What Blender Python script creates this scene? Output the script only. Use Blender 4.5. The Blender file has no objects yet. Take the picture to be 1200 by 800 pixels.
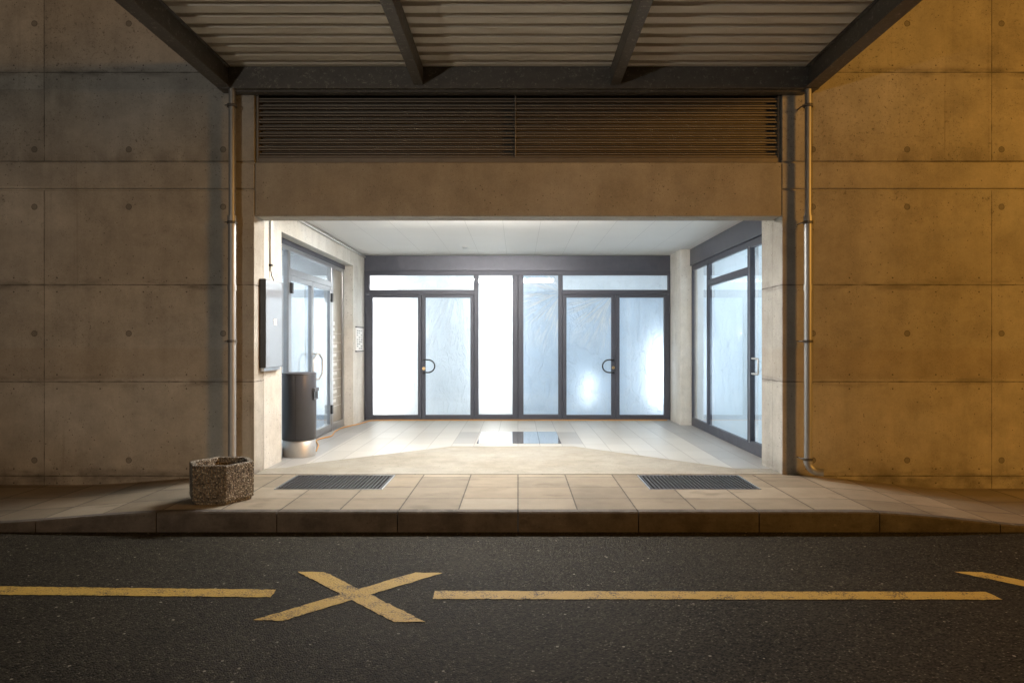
import bpy, bmesh, math, random
from mathutils import Vector
R = math.radians
random.seed(7)
S = bpy.context.scene
COL = S.collection

# ------------------------------------------------------------------ node helpers
class V:
    """a float/colour socket with arithmetic"""
    def __init__(s, nt, sock): s.nt, s.s = nt, sock
    def _m(s, op, *o, clamp=False):
        n = s.nt.nodes.new('ShaderNodeMath'); n.operation = op; n.use_clamp = clamp
        for i, v in enumerate((s,) + o):
            if isinstance(v, V): s.nt.links.new(v.s, n.inputs[i])
            else: n.inputs[i].default_value = v
        return V(s.nt, n.outputs[0])
    def __add__(s, o): return s._m('ADD', o)
    def __sub__(s, o): return s._m('SUBTRACT', o)
    def __mul__(s, o): return s._m('MULTIPLY', o)
    def __truediv__(s, o): return s._m('DIVIDE', o)
    def pow(s, o): return s._m('POWER', o)
    def abs(s): return s._m('ABSOLUTE')
    def min(s, o): return s._m('MINIMUM', o)
    def max(s, o): return s._m('MAXIMUM', o)
    def lt(s, o): return s._m('LESS_THAN', o)
    def gt(s, o): return s._m('GREATER_THAN', o)
    def floor(s): return s._m('FLOOR')
    def sqrt(s): return s._m('SQRT')
    def atan2(s, o): return s._m('ARCTAN2', o)
    def pingpong(s, o): return s._m('PINGPONG', o)
    def inv(s): return s._m('MULTIPLY', -1.0) + 1.0
    def clamp(s): return s._m('ADD', 0.0, clamp=True)
    def smooth(s, a, b):
        n = s.nt.nodes.new('ShaderNodeMapRange'); n.interpolation_type = 'SMOOTHSTEP'
        s.nt.links.new(s.s, n.inputs[0]); n.inputs[1].default_value = a; n.inputs[2].default_value = b
        return V(s.nt, n.outputs[0])

class Mat:
    def __init__(s, name):
        s.m = bpy.data.materials.new(name); s.m.use_nodes = True
        s.nt = s.m.node_tree; s.nt.nodes.clear()
        s.out = s.nt.nodes.new('ShaderNodeOutputMaterial')
    def n(s, t): return s.nt.nodes.new(t)
    def link(s, a, b): s.nt.links.new(a.s if isinstance(a, V) else a, b)
    def pos(s):
        g = s.n('ShaderNodeNewGeometry'); sp = s.n('ShaderNodeSeparateXYZ'); s.link(g.outputs['Position'], sp.inputs[0])
        return [V(s.nt, sp.outputs[i]) for i in range(3)]
    def vec(s, x, y, z):
        c = s.n('ShaderNodeCombineXYZ')
        for i, v in enumerate((x, y, z)):
            if isinstance(v, V): s.link(v, c.inputs[i])
            else: c.inputs[i].default_value = v
        return V(s.nt, c.outputs[0])
    def noise(s, vec, scale, detail=4, rough=.55, dist=0):
        t = s.n('ShaderNodeTexNoise'); s.link(vec, t.inputs['Vector'])
        t.inputs['Scale'].default_value = scale; t.inputs['Detail'].default_value = detail
        t.inputs['Roughness'].default_value = rough; t.inputs['Distortion'].default_value = dist
        return V(s.nt, t.outputs[0])
    def voro(s, vec, scale, feature='F1'):
        t = s.n('ShaderNodeTexVoronoi'); t.feature = feature; s.link(vec, t.inputs['Vector']); t.inputs['Scale'].default_value = scale
        return V(s.nt, t.outputs['Distance']), V(s.nt, t.outputs['Color'])
    def white(s, vec):
        t = s.n('ShaderNodeTexWhiteNoise'); s.link(vec, t.inputs['Vector']); return V(s.nt, t.outputs['Value'])
    def mix(s, f, a, b, blend='MIX'):
        n = s.n('ShaderNodeMix'); n.data_type = 'RGBA'; n.blend_type = blend; n.clamp_factor = True
        for v, i in ((f, 0), (a, 6), (b, 7)):
            if isinstance(v, V): s.link(v, n.inputs[i])
            elif i == 0: n.inputs[0].default_value = v
            else: n.inputs[i].default_value = (*v, 1) if len(v) == 3 else v
        return V(s.nt, n.outputs[2])
    def scale(s, col, f): return s.mix(1.0, col, s.vec(f, f, f), 'MULTIPLY')
    def bump(s, h, strength=.3, dist=.01):
        b = s.n('ShaderNodeBump'); s.link(h, b.inputs['Height']); b.inputs['Strength'].default_value = strength
        b.inputs['Distance'].default_value = dist
        return V(s.nt, b.outputs[0])
    def bsdf(s, col, rough=.7, metal=0, normal=None, spec=.5):
        p = s.n('ShaderNodeBsdfPrincipled')
        for v, k in ((col, 'Base Color'), (rough, 'Roughness'), (metal, 'Metallic')):
            if isinstance(v, V): s.link(v, p.inputs[k])
            elif k == 'Base Color': p.inputs[k].default_value = (*v, 1)
            else: p.inputs[k].default_value = v
        p.inputs['Specular IOR Level'].default_value = spec
        if normal: s.link(normal, p.inputs['Normal'])
        s.link(p.outputs[0], s.out.inputs[0]); s.p = p
        return s.m

# ------------------------------------------------------------------ materials
def concrete_mat(name, base, facade=False, rough_amt=1.0):
    M = Mat(name); x, y, z = M.pos(); P = M.vec(x, y, z)
    big = M.noise(P, .55, 5, .6); mid = M.noise(P, 3.2, 5, .65)
    streak = M.noise(M.vec(x * 5, y * 5, z * .35), 1.0, 4, .6)
    fine = M.noise(P, 55, 4, .7)
    m9 = M.noise(P, 10, 5, .75)
    f = (big - .5) * .9 + (mid - .5) * .8 * rough_amt + (m9 - .5) * .3 * rough_amt + (streak - .5) * .35 + (fine - .5) * .42 + 1.0
    col = M.scale(M.mix(big.smooth(.35, .65), base, (base[0] * .93, base[1] * .97, base[2] * 1.04)), f)
    d, c = M.voro(P, 16)
    hole = d.lt(.11) * M.noise(P, 2.5, 2).gt(.5)
    d2, c2 = M.voro(P, 42)
    hole2 = d2.lt(.16) * M.noise(P, 4.3, 3).gt(.54)
    pits = hole.max(hole2)
    col = M.mix(pits * .62, col, (.05, .045, .04))
    h = fine * .25 - pits * 1.0 + mid * .5
    if name == 'kerb_concrete':
        sc = M.noise(M.vec(x * 3.5, y, z * 14), 3.0, 6, .75).smooth(.57, .70) * M.noise(P, 1.7, 3).smooth(.42, .6)
        col = M.mix(sc * .6, col, (.30, .27, .22))
        dk = M.noise(M.vec(x * 2, y, z * 5), 1.3, 5, .7).smooth(.5, .7)
        col = M.mix(dk * .5, col, (.045, .037, .03))
    if facade:
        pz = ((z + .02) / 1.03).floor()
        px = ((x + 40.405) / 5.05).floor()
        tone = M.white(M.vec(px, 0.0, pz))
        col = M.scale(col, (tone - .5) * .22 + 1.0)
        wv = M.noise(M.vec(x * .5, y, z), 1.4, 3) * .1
        light_band = (z + wv).smooth(1.05, 1.09) * (z + wv).smooth(1.42, 1.36)  # browner horizontal band of light, painted into the wall colour
        col = M.mix(light_band * .22, col, (.30, .22, .13))
        shade_band = (z + wv).smooth(2.05, 2.12) * (z + wv).smooth(2.72, 2.62)  # darker horizontal band of shade, painted into the wall colour
        col = M.mix(shade_band * .16, col, (.20, .175, .14))
        drip = M.noise(M.vec(x * 9, y, z * .22), 1.0, 5, .7).smooth(.56, .74) * M.noise(P, .9, 3).smooth(.42, .62)
        col = M.mix(drip * .45, col, (.16, .135, .10))
        # formwork joints, plugged tie holes, nail dots, grime at the foot
        jz = (z - 2.02).abs().min((z - .99).abs()).min((z - 4.28).abs()).min((z + .012).abs()).min((z - 5.3).abs())
        jx = ((x.abs() - 5.045).abs()).min((x.abs() - 7.5).abs())
        wob = M.noise(P, 7, 3)
        joint = jz.lt((wob * .011) + .0005).max(jx.lt((wob * .007) + .001) * z.lt(3.03).max(z.gt(3.34)))
        col = M.mix(joint * (wob * .9 + .15), col, (.045, .038, .03))
        soft = jz.smooth(.09, 0.0) * M.noise(M.vec(x * 1.2, y, z * 6), 2.0, 4).smooth(.42, .75)
        col = M.mix(soft * .7, col, (.09, .08, .065))
        hx = ((x.abs() - 3.14 + .5025) / 1.005)
        hx = (hx - hx.floor() - .5) * 1.005
        hz = None
        for v in (.155, 1.503, 2.85, 3.46, 4.8):
            t = (z - v).abs(); hz = t if hz is None else hz.min(t)
        r = (hx * hx + hz * hz).sqrt()
        col = M.mix(r.lt(.033) * .5, col, (.075, .068, .055))
        col = M.mix(r.smooth(.034, .028) * r.gt(.026) * .5, col, (.03, .026, .02))
        nx = (x.abs() - 3.3) / .46; nx = (nx - nx.floor() - .5) * .46
        nz = (jz - .075)
        nr = (nx * nx + nz * nz).sqrt()
        col = M.mix(nr.lt(.0085) * .75, col, (.05, .04, .035))
        grime = z.smooth(.22, -.06) * M.noise(M.vec(x * 2, y, z * 3), 2.4, 5).smooth(.3, .7)
        col = M.mix(grime * .5, col, (.06, .05, .04))
        upper = z.gt(3.34) * M.noise(P, 26, 5, .75).smooth(.54, .68) * M.noise(P, 1.3, 3).smooth(.35, .6)
        low = z.lt(3.03) * M.noise(P, 24, 5, .75).smooth(.56, .7) * z.smooth(2.2, 3.0) * M.noise(P, 1.9, 3).smooth(.42, .62)
        col = M.mix(upper.max(low) * .75, col, (.07, .062, .05))
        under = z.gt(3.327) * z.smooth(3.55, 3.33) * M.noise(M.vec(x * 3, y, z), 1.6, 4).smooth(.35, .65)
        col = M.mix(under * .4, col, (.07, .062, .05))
        h = h - joint * 2.0 - r.lt(.03) * 1.5
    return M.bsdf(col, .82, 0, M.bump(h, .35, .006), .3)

def metal_mat(name, base, rough, metal, var=.25, spec=.5, speck=None):
    M = Mat(name); x, y, z = M.pos(); P = M.vec(x, y, z)
    n = M.noise(P, 9, 5, .65); n2 = M.noise(P, 70, 3)
    col = M.scale(base_node(M, base), (n - .5) * var * 2 + 1.0)
    if speck:
        s = M.noise(P, 26, 6, .8).smooth(.54, .68)
        col = M.mix(s * .9, col, speck)
    shiny = metal > .55
    rr = (n - .5) * (.08 if shiny else .25) + rough
    return M.bsdf(col, rr.clamp(), metal, None if shiny else M.bump(n * .6 + n2 * .3, .08, .004), spec)
def base_node(M, c):
    n = M.n('ShaderNodeRGB'); n.outputs[0].default_value = (*c, 1); return V(M.nt, n.outputs[0])

def asphalt_mat():
    M = Mat('asphalt'); x, y, z = M.pos(); P = M.vec(x, y, z)
    d, c = M.voro(P, 95); sp = M.n('ShaderNodeSeparateColor'); M.link(c, sp.inputs[0]); rnd = V(M.nt, sp.outputs[0])
    d3, c3 = M.voro(P, 38); sp3 = M.n('ShaderNodeSeparateColor'); M.link(c3, sp3.inputs[0]); rnd3 = V(M.nt, sp3.outputs[1])
    big = M.noise(P, .7, 5, .6); mid = M.noise(M.vec(x * .6, y * 2.2, z), 2.0, 4)
    f = (rnd - .5) * 1.7 + (big - .5) * .9 + (mid - .5) * .5 + 1.0
    col = M.scale(base_node(M, (.029, .0262, .0185)), f)
    col = M.mix(rnd.gt(.93) * d.lt(.42), col, (.13, .118, .10))
    col = M.mix(rnd3.gt(.988) * d3.lt(.30), col, (.26, .24, .20))
    stain = M.noise(P, 1.1, 3).smooth(.62, .72)
    col = M.mix(stain * .4, col, (.02, .018, .016))
    h = d.inv() * .6 + M.noise(P, 140, 3) * .5
    return M.bsdf(col, .78, 0, M.bump(h, .8, .008), .15)

def marking_mat():
    M = Mat('yellow_paint'); x, y, z = M.pos(); P = M.vec(x, y, z)
    n = M.noise(P, 6, 5, .7); f = M.noise(P, 95, 4, .7)
    d, c = M.voro(P, 70)
    col = M.scale(base_node(M, (.56, .38, .085)), (n - .5) * .6 + (f - .5) * .8 + .95)
    worn = (f * .58 + n * .42).smooth(.495, .60)
    col = M.mix(worn, col, (.07, .055, .035))
    return M.bsdf(col, .65, 0, M.bump(d.inv() + f, .5, .004), .3)

def slab_mat():
    M = Mat('paving_slabs'); x, y, z = M.pos(); P = M.vec(x, y, z)
    gx = x / .5; gy = (y - 5.66) / .5
    fx = (gx - gx.floor() - .5).abs(); fy = (gy - gy.floor() - .5).abs()
    r = M.white(M.vec(gx.floor(), gy.floor(), 3.0)); r2 = M.white(M.vec(gx.floor(), gy.floor(), 9.0))
    wob = M.noise(P, 12, 3) * .012
    joint = (fx + wob).gt(.4945).max((fy + wob).gt(.4955))
    n = M.noise(P, 2.4, 5, .65); fine = M.noise(P, 80, 4, .7)
    f = (r - .5) * .4 + (n - .5) * .7 + (fine - .5) * .3 + 1.0
    col = M.mix(r2, (.245, .203, .148), (.30, .26, .20))
    col = M.scale(col, f)
    edge = fx.max(fy).smooth(.42, .5) * M.noise(P, 6, 3).smooth(.4, .7)
    col = M.mix(edge * .35, col, (.13, .10, .07))
    stain = M.noise(M.vec(x, y * 2, z), 1.6, 4).smooth(.56, .72)
    col = M.mix(stain * .5, col, (.12, .095, .065))
    col = M.mix(joint * .85, col, (.045, .038, .03))
    tilt = (r - .5) * fx * 1.2
    return M.bsdf(col, .75, 0, M.bump(fine * .15 - joint * 1.2 + tilt, .35, .008), .35)

def tile_mat():
    M = Mat('floor_tiles'); x, y, z = M.pos(); P = M.vec(x, y, z)
    gx = x / .303; gy = (y - 9.5) / .606
    fx = (gx - gx.floor() - .5).abs(); fy = (gy - gy.floor() - .5).abs()
    joint = fx.gt(.488).max(fy.gt(.495))
    r = M.white(M.vec(gx.floor(), gy.floor(), 1.0))
    border = x.lt(-2.47).max(x.gt(2.42)).max((x.abs() - .757).abs().lt(.1515) * y.gt(9.5) * y.lt(10.78))
    n = M.noise(P, 3, 5, .6); fine = M.noise(P, 60, 3)
    f = (r - .5) * .14 + (n - .5) * .22 + (fine - .5) * .1 + 1.0
    col = M.scale(M.mix(border, (.46, .445, .41), (.33, .325, .315)), f)
    col = M.mix(joint * .75, col, (.16, .14, .12))
    return M.bsdf(col, (n * .2 + .30), 0, M.bump(fine * .1 - joint,   .2, .003), .3)

def ceiling_mat():
    M = Mat('ceiling_board'); x, y, z = M.pos(); P = M.vec(x, y, z)
    gx = (x + .2) / .5; fx = (gx - gx.floor() - .5).abs()
    gy = y / 2.4; fy = (gy - gy.floor() - .5).abs()
    joint = fx.gt(.494).max(fy.gt(.4985))
    n = M.noise(P, 1.4, 4)
    col = M.scale(base_node(M, (.80, .79, .76)), (n - .5) * .12 + 1.0)
    col = M.mix(joint * .35, col, (.3, .29, .27))
    return M.bsdf(col, .6, 0, M.bump(M.noise(P, 90, 3) * .2 - joint, .2, .003), .3)

def schlick(M, base=.08, k=.9):
    l = M.n('ShaderNodeLayerWeight'); l.inputs[0].default_value = .5
    return (V(M.nt, l.outputs['Facing']).pow(5.0) * k + base).clamp()

def glass_mat():
    M = Mat('clear_glass'); x, y, z = M.pos(); P = M.vec(x, y, z)
    t = M.n('ShaderNodeBsdfTransparent'); t.inputs[0].default_value = (.97, .985, .985, 1)
    g = M.n('ShaderNodeBsdfGlossy'); g.inputs['Roughness'].default_value = .025; g.inputs[0].default_value = (.95, .97, 1, 1)
    M.link(M.bump(M.noise(P, 1.2, 2),  .004, .02), g.inputs['Normal'])
    mx = M.n('ShaderNodeMixShader'); M.link(schlick(M, .05, .85), mx.inputs[0]); M.link(t.outputs[0], mx.inputs[1]); M.link(g.outputs[0], mx.inputs[2])
    M.link(mx.outputs[0], M.out.inputs[0]); return M.m

def film_mat(name, tint, along=0, fan=None, amount=0.0, spread=7.0):
    """milky polythene sheet; `fan` = (u, z) where the pull creases start"""
    M = Mat(name); p = M.pos(); u, z = p[along], p[2]
    P = M.vec(u, z, 0.0)
    w = M.noise(M.vec(u * 1.0, z * .45, 0.0), 5.5, 6, .62, .6)
    wr = (w * 2.0 - 1.0).abs().inv().pow(10.0)
    h = w * .42 + wr * .16
    crease = wr * .12
    if fan:
        du, dz = u - fan[0], z - fan[1]
        ang = dz.atan2(du); rad = (du * du + dz * dz).sqrt()
        n = M.noise(M.vec(ang * spread, rad * .35, 2.0), 1.0, 4, .7)
        ridge = (n * 2.0 - 1.0).abs().inv().pow(13.0) * rad.smooth(fan[2] if len(fan) > 2 else 1.35, .25) * M.noise(M.vec(ang * 3, rad * 1.5, 5.0), 1.6, 2).smooth(.35, .6)
        crease = crease.max(ridge * amount); h = h + ridge * .4
    nrm = M.bump(h, .9, .06)
    blot = M.noise(P, 1.7, 4)
    col = M.scale(M.mix(crease.clamp(), tint, (.99, .99, .99)), (blot - .5) * .3 + .98)
    tr = M.n('ShaderNodeBsdfTranslucent'); M.link(col, tr.inputs[0]); M.link(nrm, tr.inputs['Normal'])
    df = M.n('ShaderNodeBsdfDiffuse'); M.link(col, df.inputs[0]); M.link(nrm, df.inputs['Normal'])
    gl = M.n('ShaderNodeBsdfGlossy'); gl.inputs['Roughness'].default_value = .28; M.link(nrm, gl.inputs['Normal'])
    a = M.n('ShaderNodeMixShader'); a.inputs[0].default_value = .15; M.link(tr.outputs[0], a.inputs[1]); M.link(df.outputs[0], a.inputs[2])
    b = M.n('ShaderNodeMixShader'); b.inputs[0].default_value = .05; M.link(a.outputs[0], b.inputs[1]); M.link(gl.outputs[0], b.inputs[2])
    M.link(b.outputs[0], M.out.inputs[0]); return M.m

def aggregate_mat():
    M = Mat('exposed_aggregate'); x, y, z = M.pos(); P = M.vec(x, y, z)
    d, c = M.voro(P, 72); sp = M.n('ShaderNodeSeparateColor'); M.link(c, sp.inputs[0])
    r = V(M.nt, sp.outputs[0]); r2 = V(M.nt, sp.outputs[1])
    col = M.mix(r2, (.17, .14, .105), (.29, .25, .19))
    col = M.mix(r.gt(.62), col, (.36, .31, .24)); col = M.mix(r.gt(.87), col, (.50, .46, .38))
    col = M.mix(r.lt(.14), col, (.07, .06, .05))
    col = M.mix(d.smooth(.42, .66) * .8, col, (.10, .085, .065))
    return M.bsdf(col, .75, 0, M.bump(d.smooth(.65, .1), .9, .012), .35)

def emit_mat(name, col, strength):
    M = Mat(name); e = M.n('ShaderNodeEmission'); e.inputs[0].default_value = (*col, 1); e.inputs[1].default_value = strength
    M.link(e.outputs[0], M.out.inputs[0]); return M.m

def corrugated_mat():
    M = Mat('coated_sheet'); x, y, z = M.pos()
    n = M.noise(M.vec(x * .5, y * .5, z), 2.0, 4, .6); n2 = M.noise(M.vec(x, y, z), 30, 3)
    col = M.scale(base_node(M, (.70, .65, .56)), (n - .5) * .14 + 1.0)
    return M.bsdf(col, .55, 0, None, .35)

mt = dict(
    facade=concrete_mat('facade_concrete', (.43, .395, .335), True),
    inner=concrete_mat('smooth_concrete', (.64, .605, .535), False, .6),
    beam=concrete_mat('beam_concrete', (.38, .345, .285), False, .8),
    ramp=concrete_mat('screed_concrete', (.31, .285, .235), False, .6),
    kerb=concrete_mat('kerb_concrete', (.115, .10, .085), False, 2.2),
    asphalt=asphalt_mat(), paint=marking_mat(), slab=slab_mat(), tile=tile_mat(), ceil=ceiling_mat(),
    glass=glass_mat(), agg=aggregate_mat(), sheet=corrugated_mat(),
    frame=metal_mat('anthracite_aluminium', (.075, .078, .098), .42, .35, .12),
    panel=metal_mat('anthracite_panel', (.095, .098, .122), .36, .35, .3),
    alu=metal_mat('bright_aluminium', (.42, .43, .45), .3, .9, .15),
    steel=metal_mat('stainless_steel', (.62, .60, .57), .48, .85, .2),
    canopy=metal_mat('galvanised_dark_steel', (.125, .118, .107), .5, .3, .4, speck=(.34, .32, .28)),
    louvre=metal_mat('louvre_bronze', (.22, .195, .165), .42, .3, .2),
    dark=metal_mat('black_plastic', (.018, .018, .02), .45, 0, .2),
    bin=metal_mat('bin_grey_paint', (.062, .062, .07), .38, .1, .12),
    brass=metal_mat('brass', (.62, .44, .22), .3, .9, .1),
    pit=metal_mat('near_black', (.012, .011, .01), .9, 0, .3),  # near-black base for the grate pits, tie rods and louvre backing
    grate=metal_mat('grate_steel', (.06, .06, .063), .55, .5, .25),
    plate=metal_mat('directory_plate', (.40, .36, .30), .32, .75, .15),
    white=metal_mat('white_paint', (.8, .8, .78), .5, 0, .05),
    room=metal_mat('room_plaster', (.72, .74, .76), .8, 0, .05),
    soil=metal_mat('dry_soil', (.04, .032, .024), .95, 0, .5),
    cord=metal_mat('orange_cable', (.55, .27, .05), .5, 0, .1),
    galv=metal_mat('galvanised_tube', (.40, .40, .39), .48, .6, .12),
    ink=metal_mat('dark_ink', (.06, .06, .065), .6, 0, .1),
)
def mirror_panel_mat():
    M = Mat('glossy_screen'); x, y, z = M.pos()
    n = M.noise(M.vec(x, y, z), 3, 3)
    M.bsdf(M.scale(base_node(M, (.30, .33, .37)), (n - .5) * .2 + 1), .12, .1, None, .8)
    M.p.inputs['Coat Weight'].default_value = 1.0; M.p.inputs['Coat Roughness'].default_value = .03
    return M.m
mt['screen'] = mirror_panel_mat()
def polished_mat():
    M = Mat('polished_hatch'); x, y, z = M.pos()
    gx = x / .303; fx = (gx - gx.floor() - .5).abs()
    n = M.noise(M.vec(x, y, z), 5, 3)
    col = M.mix(fx.gt(.486), (.82, .84, .86), (.12, .12, .12))
    return M.bsdf(col, (n * .05 + .02), .85, None, .8)
mt['polished'] = polished_mat()

# ------------------------------------------------------------------ mesh helpers
class MB:
    def __init__(s): s.v, s.f, s.sm = [], [], []
    def add(s, verts, faces, smooth=False):
        o = len(s.v); s.v += [tuple(v) for v in verts]
        for f in faces: s.f.append([i + o for i in f]); s.sm.append(smooth)
        return s
    def box(s, x0, x1, y0, y1, z0, z1):
        x0, x1 = min(x0, x1), max(x0, x1); y0, y1 = min(y0, y1), max(y0, y1); z0, z1 = min(z0, z1), max(z0, z1)
        v = [(x0,y0,z0),(x1,y0,z0),(x1,y1,z0),(x0,y1,z0),(x0,y0,z1),(x1,y0,z1),(x1,y1,z1),(x0,y1,z1)]
        return s.add(v, [(0,3,2,1),(4,5,6,7),(0,1,5,4),(1,2,6,5),(2,3,7,6),(3,0,4,7)])
    def prism(s, poly, axis, a, b):
        """extrude a 2-D polygon along axis 'x' (poly=(y,z)), 'y' (x,z) or 'z' (x,y)"""
        def P(p, t): return {'x': (t, p[0], p[1]), 'y': (p[0], t, p[1]), 'z': (p[0], p[1], t)}[axis]
        n = len(poly); v = [P(p, a) for p in poly] + [P(p, b) for p in poly]
        f = [tuple(range(n - 1, -1, -1)), tuple(range(n, 2 * n))]
        f += [(i, (i + 1) % n, n + (i + 1) % n, n + i) for i in range(n)]
        return s.add(v, f)
    def tube(s, pts, r, n=12, cap=True, radii=None):
        pts = [Vector(p) for p in pts]; rings = []
        t0 = (pts[1] - pts[0]).normalized()
        up = Vector((0, 0, 1)) if abs(t0.z) < .9 else Vector((0, 1, 0))
        a = t0.cross(up).normalized()
        for i, p in enumerate(pts):
            t = (pts[min(i + 1, len(pts) - 1)] - pts[max(i - 1, 0)]).normalized()
            a = (a - t * a.dot(t)).normalized(); b = t.cross(a)
            rr = radii[i] if radii else r
            rings.append([p + (a * math.cos(k * 2 * math.pi / n) + b * math.sin(k * 2 * math.pi / n)) * rr for k in range(n)])
        v = [q for ring in rings for q in ring]; f = []
        for i in range(len(rings) - 1):
            for k in range(n): f.append((i*n+k, i*n+(k+1)%n, (i+1)*n+(k+1)%n, (i+1)*n+k))
        s.add(v, f, True)
        if cap: s.add(rings[0], [tuple(range(n - 1, -1, -1))]); s.add(rings[-1], [tuple(range(n))])
        return s
    def lathe(s, cx, cy, prof, n=48):
        v = []; f = []
        for r, z in prof:
            for k in range(n):
                a = 2 * math.pi * k / n; v.append((cx + r * math.cos(a), cy + r * math.sin(a), z))
        for i in range(len(prof) - 1):
            for k in range(n): f.append((i*n+k, i*n+(k+1)%n, (i+1)*n+(k+1)%n, (i+1)*n+k))
        s.add(v, f, True)
        s.add(v[:n], [tuple(range(n - 1, -1, -1))]); s.add(v[-n:], [tuple(range(n))])
        return s
    def build(s, name, m, parent=None, bevel=0, label=None, kind=None, normals=True):
        off = Vector((0, 0, 0)); q = parent
        while q: off += q.location; q = q.parent
        me = bpy.data.meshes.new(name)
        me.from_pydata([tuple(Vector(v) - off) for v in s.v], [], s.f)
        for p, sm in zip(me.polygons, s.sm): p.use_smooth = sm
        if normals:
            bm = bmesh.new(); bm.from_mesh(me); bmesh.ops.recalc_face_normals(bm, faces=bm.faces); bm.to_mesh(me); bm.free()
        me.materials.append(m)
        o = bpy.data.objects.new(name, me); COL.objects.link(o)
        if parent: o.parent = parent
        if bevel:
            b = o.modifiers.new('edge', 'BEVEL'); b.width = bevel; b.segments = 2; b.limit_method = 'ANGLE'; b.angle_limit = R(40)
        if label: o['label'] = label
        if kind: o['kind'] = kind
        return o

def tag(o, label, cat, group=None):
    o['label'] = label; o['category'] = cat
    if group: o['group'] = group
    return o
def thing(name, loc, label, cat, group=None):
    o = bpy.data.objects.new(name, None); COL.objects.link(o); o.location = loc; o.empty_display_size = .1
    return tag(o, label, cat, group)
def copy_tree(o, parent=None):
    c = o.copy(); COL.objects.link(c)
    if parent: c.parent = parent
    for ch in [q for q in bpy.data.objects if q.parent == o]: copy_tree(ch, c)
    return c
def sstep(a, b, t):
    t = max(0, min(1, (t - a) / (b - a))); return t * t * (3 - 2 * t)

# ------------------------------------------------------------------ main dimensions (metres)
WY = 7.27            # face of the concrete facade
BY = 12.44           # rear glazed screen
LX, RX = -2.81, 2.815
CEIL = 3.0
ROAD = -.165
KERB = 5.66
def drop(x):         # the pavement ramps down on both sides of the entrance
    return -(.108 if x < 0 else .145) * sstep(2.75, 4.75, abs(x))

# ------------------------------------------------------------------ ground
road = MB().add([(-60, -45, ROAD), (60, -45, ROAD), (60, KERB + .02, ROAD), (-60, KERB + .02, ROAD)], [(0, 1, 2, 3)]).build('road', mt['asphalt'], kind='structure')
MZ = ROAD + .004
def ragged(p, rnd):
    out = []
    for i in range(len(p)):
        a, b = Vector(p[i]), Vector(p[(i + 1) % len(p)]); n = max(1, int((b - a).length / .03)); d = (b - a).normalized()
        out.append(a)
        for k in range(1, n): out.append(a + (b - a) * k / n + Vector((-d.y, d.x)) * rnd.gauss(0, .0028))
    return [(q.x, q.y, MZ) for q in out]
def line_mark(pts, label):
    q = ragged(pts, random.Random(len(label)))
    MB().add(q, [tuple(range(len(q)))]).build('line_marking', mt['paint'], road, label=label)
line_mark([(-6.5, 4.335), (-1.523, 4.201), (-1.535, 4.332), (-6.5, 4.49)], 'yellow line left of the cross')
line_mark([(-.522, 4.173), (2.955, 4.163), (2.94, 4.292), (-.524, 4.31)], 'yellow line right of the cross')
line_mark([(3.96, 4.173), (7.6, 4.163), (7.6, 4.292), (3.95, 4.31)], 'yellow line beyond the far right cross')
def cross_mark(dx, label):
    def isect(p, q, a, b):
        p, q, a, b = map(Vector, (p, q, a, b)); d1 = q - p; d2 = b - a
        den = d1.x * d2.y - d1.y * d2.x; t = ((a.x - p.x) * d2.y - (a.y - p.y) * d2.x) / den
        return p + d1 * t
    ul, ul2 = (-1.507, 4.672), (-1.32, 4.665); lr, lr2 = (-.696, 3.829), (-.517, 3.829)
    ur, ur2 = (-.699, 4.658), (-.514, 4.646); ll, ll2 = (-1.4975, 3.856), (-1.3265, 3.845)
    a = isect(ul, lr, ll, ur); b = isect(ul, lr, ll2, ur2); c = isect(ul2, lr2, ll2, ur2); d = isect(ul2, lr2, ll, ur)
    poly = [ul, a, ll, ll2, b, lr, lr2, c, ur2, ur, d, ul2]
    q = ragged([(p[0] + dx, p[1]) for p in poly], random.Random(5)); MB().add(q, [tuple(range(len(q)))]).build('cross_marking', mt['paint'], road, label=label)
cross_mark(0, 'yellow X painted between the two lines')
cross_mark(4.49, 'yellow X at the right edge of the road')

GR = [(-2.34, -1.30, 6.535, 7.235), (1.262, 2.332, 6.535, 7.235)]     # grate openings in the paving
xs = sorted(set([-16 + .5 * i for i in range(22)] + [-5 + .1 * i for i in range(101)] + [5.5 + .5 * i for i in range(22)] + [g[0] for g in GR] + [g[1] for g in GR]))
ys = [KERB + .10, 6.16, 6.535, 6.9, 7.235, WY + .02]
pv = MB(); nx = len(xs)
pv.v = [(x, y, drop(x)) for y in ys for x in xs]
for j in range(len(ys) - 1):
    for i in range(nx - 1):
        cx, cy = (xs[i] + xs[i+1]) / 2, (ys[j] + ys[j+1]) / 2
        if any(g[0] < cx < g[1] and g[2] < cy < g[3] for g in GR): continue
        pv.f.append((j*nx+i, j*nx+i+1, (j+1)*nx+i+1, (j+1)*nx+i)); pv.sm.append(False)
pv.build('pavement', mt['slab'], kind='structure', normals=False)

kb = MB()
for k in range(-16, 16):
    g = .004; x0, x1 = k + g, k + 1 - g; n = 5
    xx = [x0 + (x1 - x0) * i / n for i in range(n + 1)]
    v = []
    for x in xx:
        t = drop(x) + .001
        v += [(x, KERB, ROAD - .1), (x, KERB, t - .012), (x, KERB + .012, t), (x, KERB + .098, t), (x, KERB + .098, ROAD - .1)]
    f = []
    for i in range(n):
        for q in range(4): f.append((i*5+q, (i+1)*5+q, (i+1)*5+q+1, i*5+q+1))
    f += [(4, 3, 2, 1, 0), tuple(n*5 + q for q in range(5))]
    kb.add(v, f)
kb.build('kerb', mt['kerb'], kind='structure')

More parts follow.
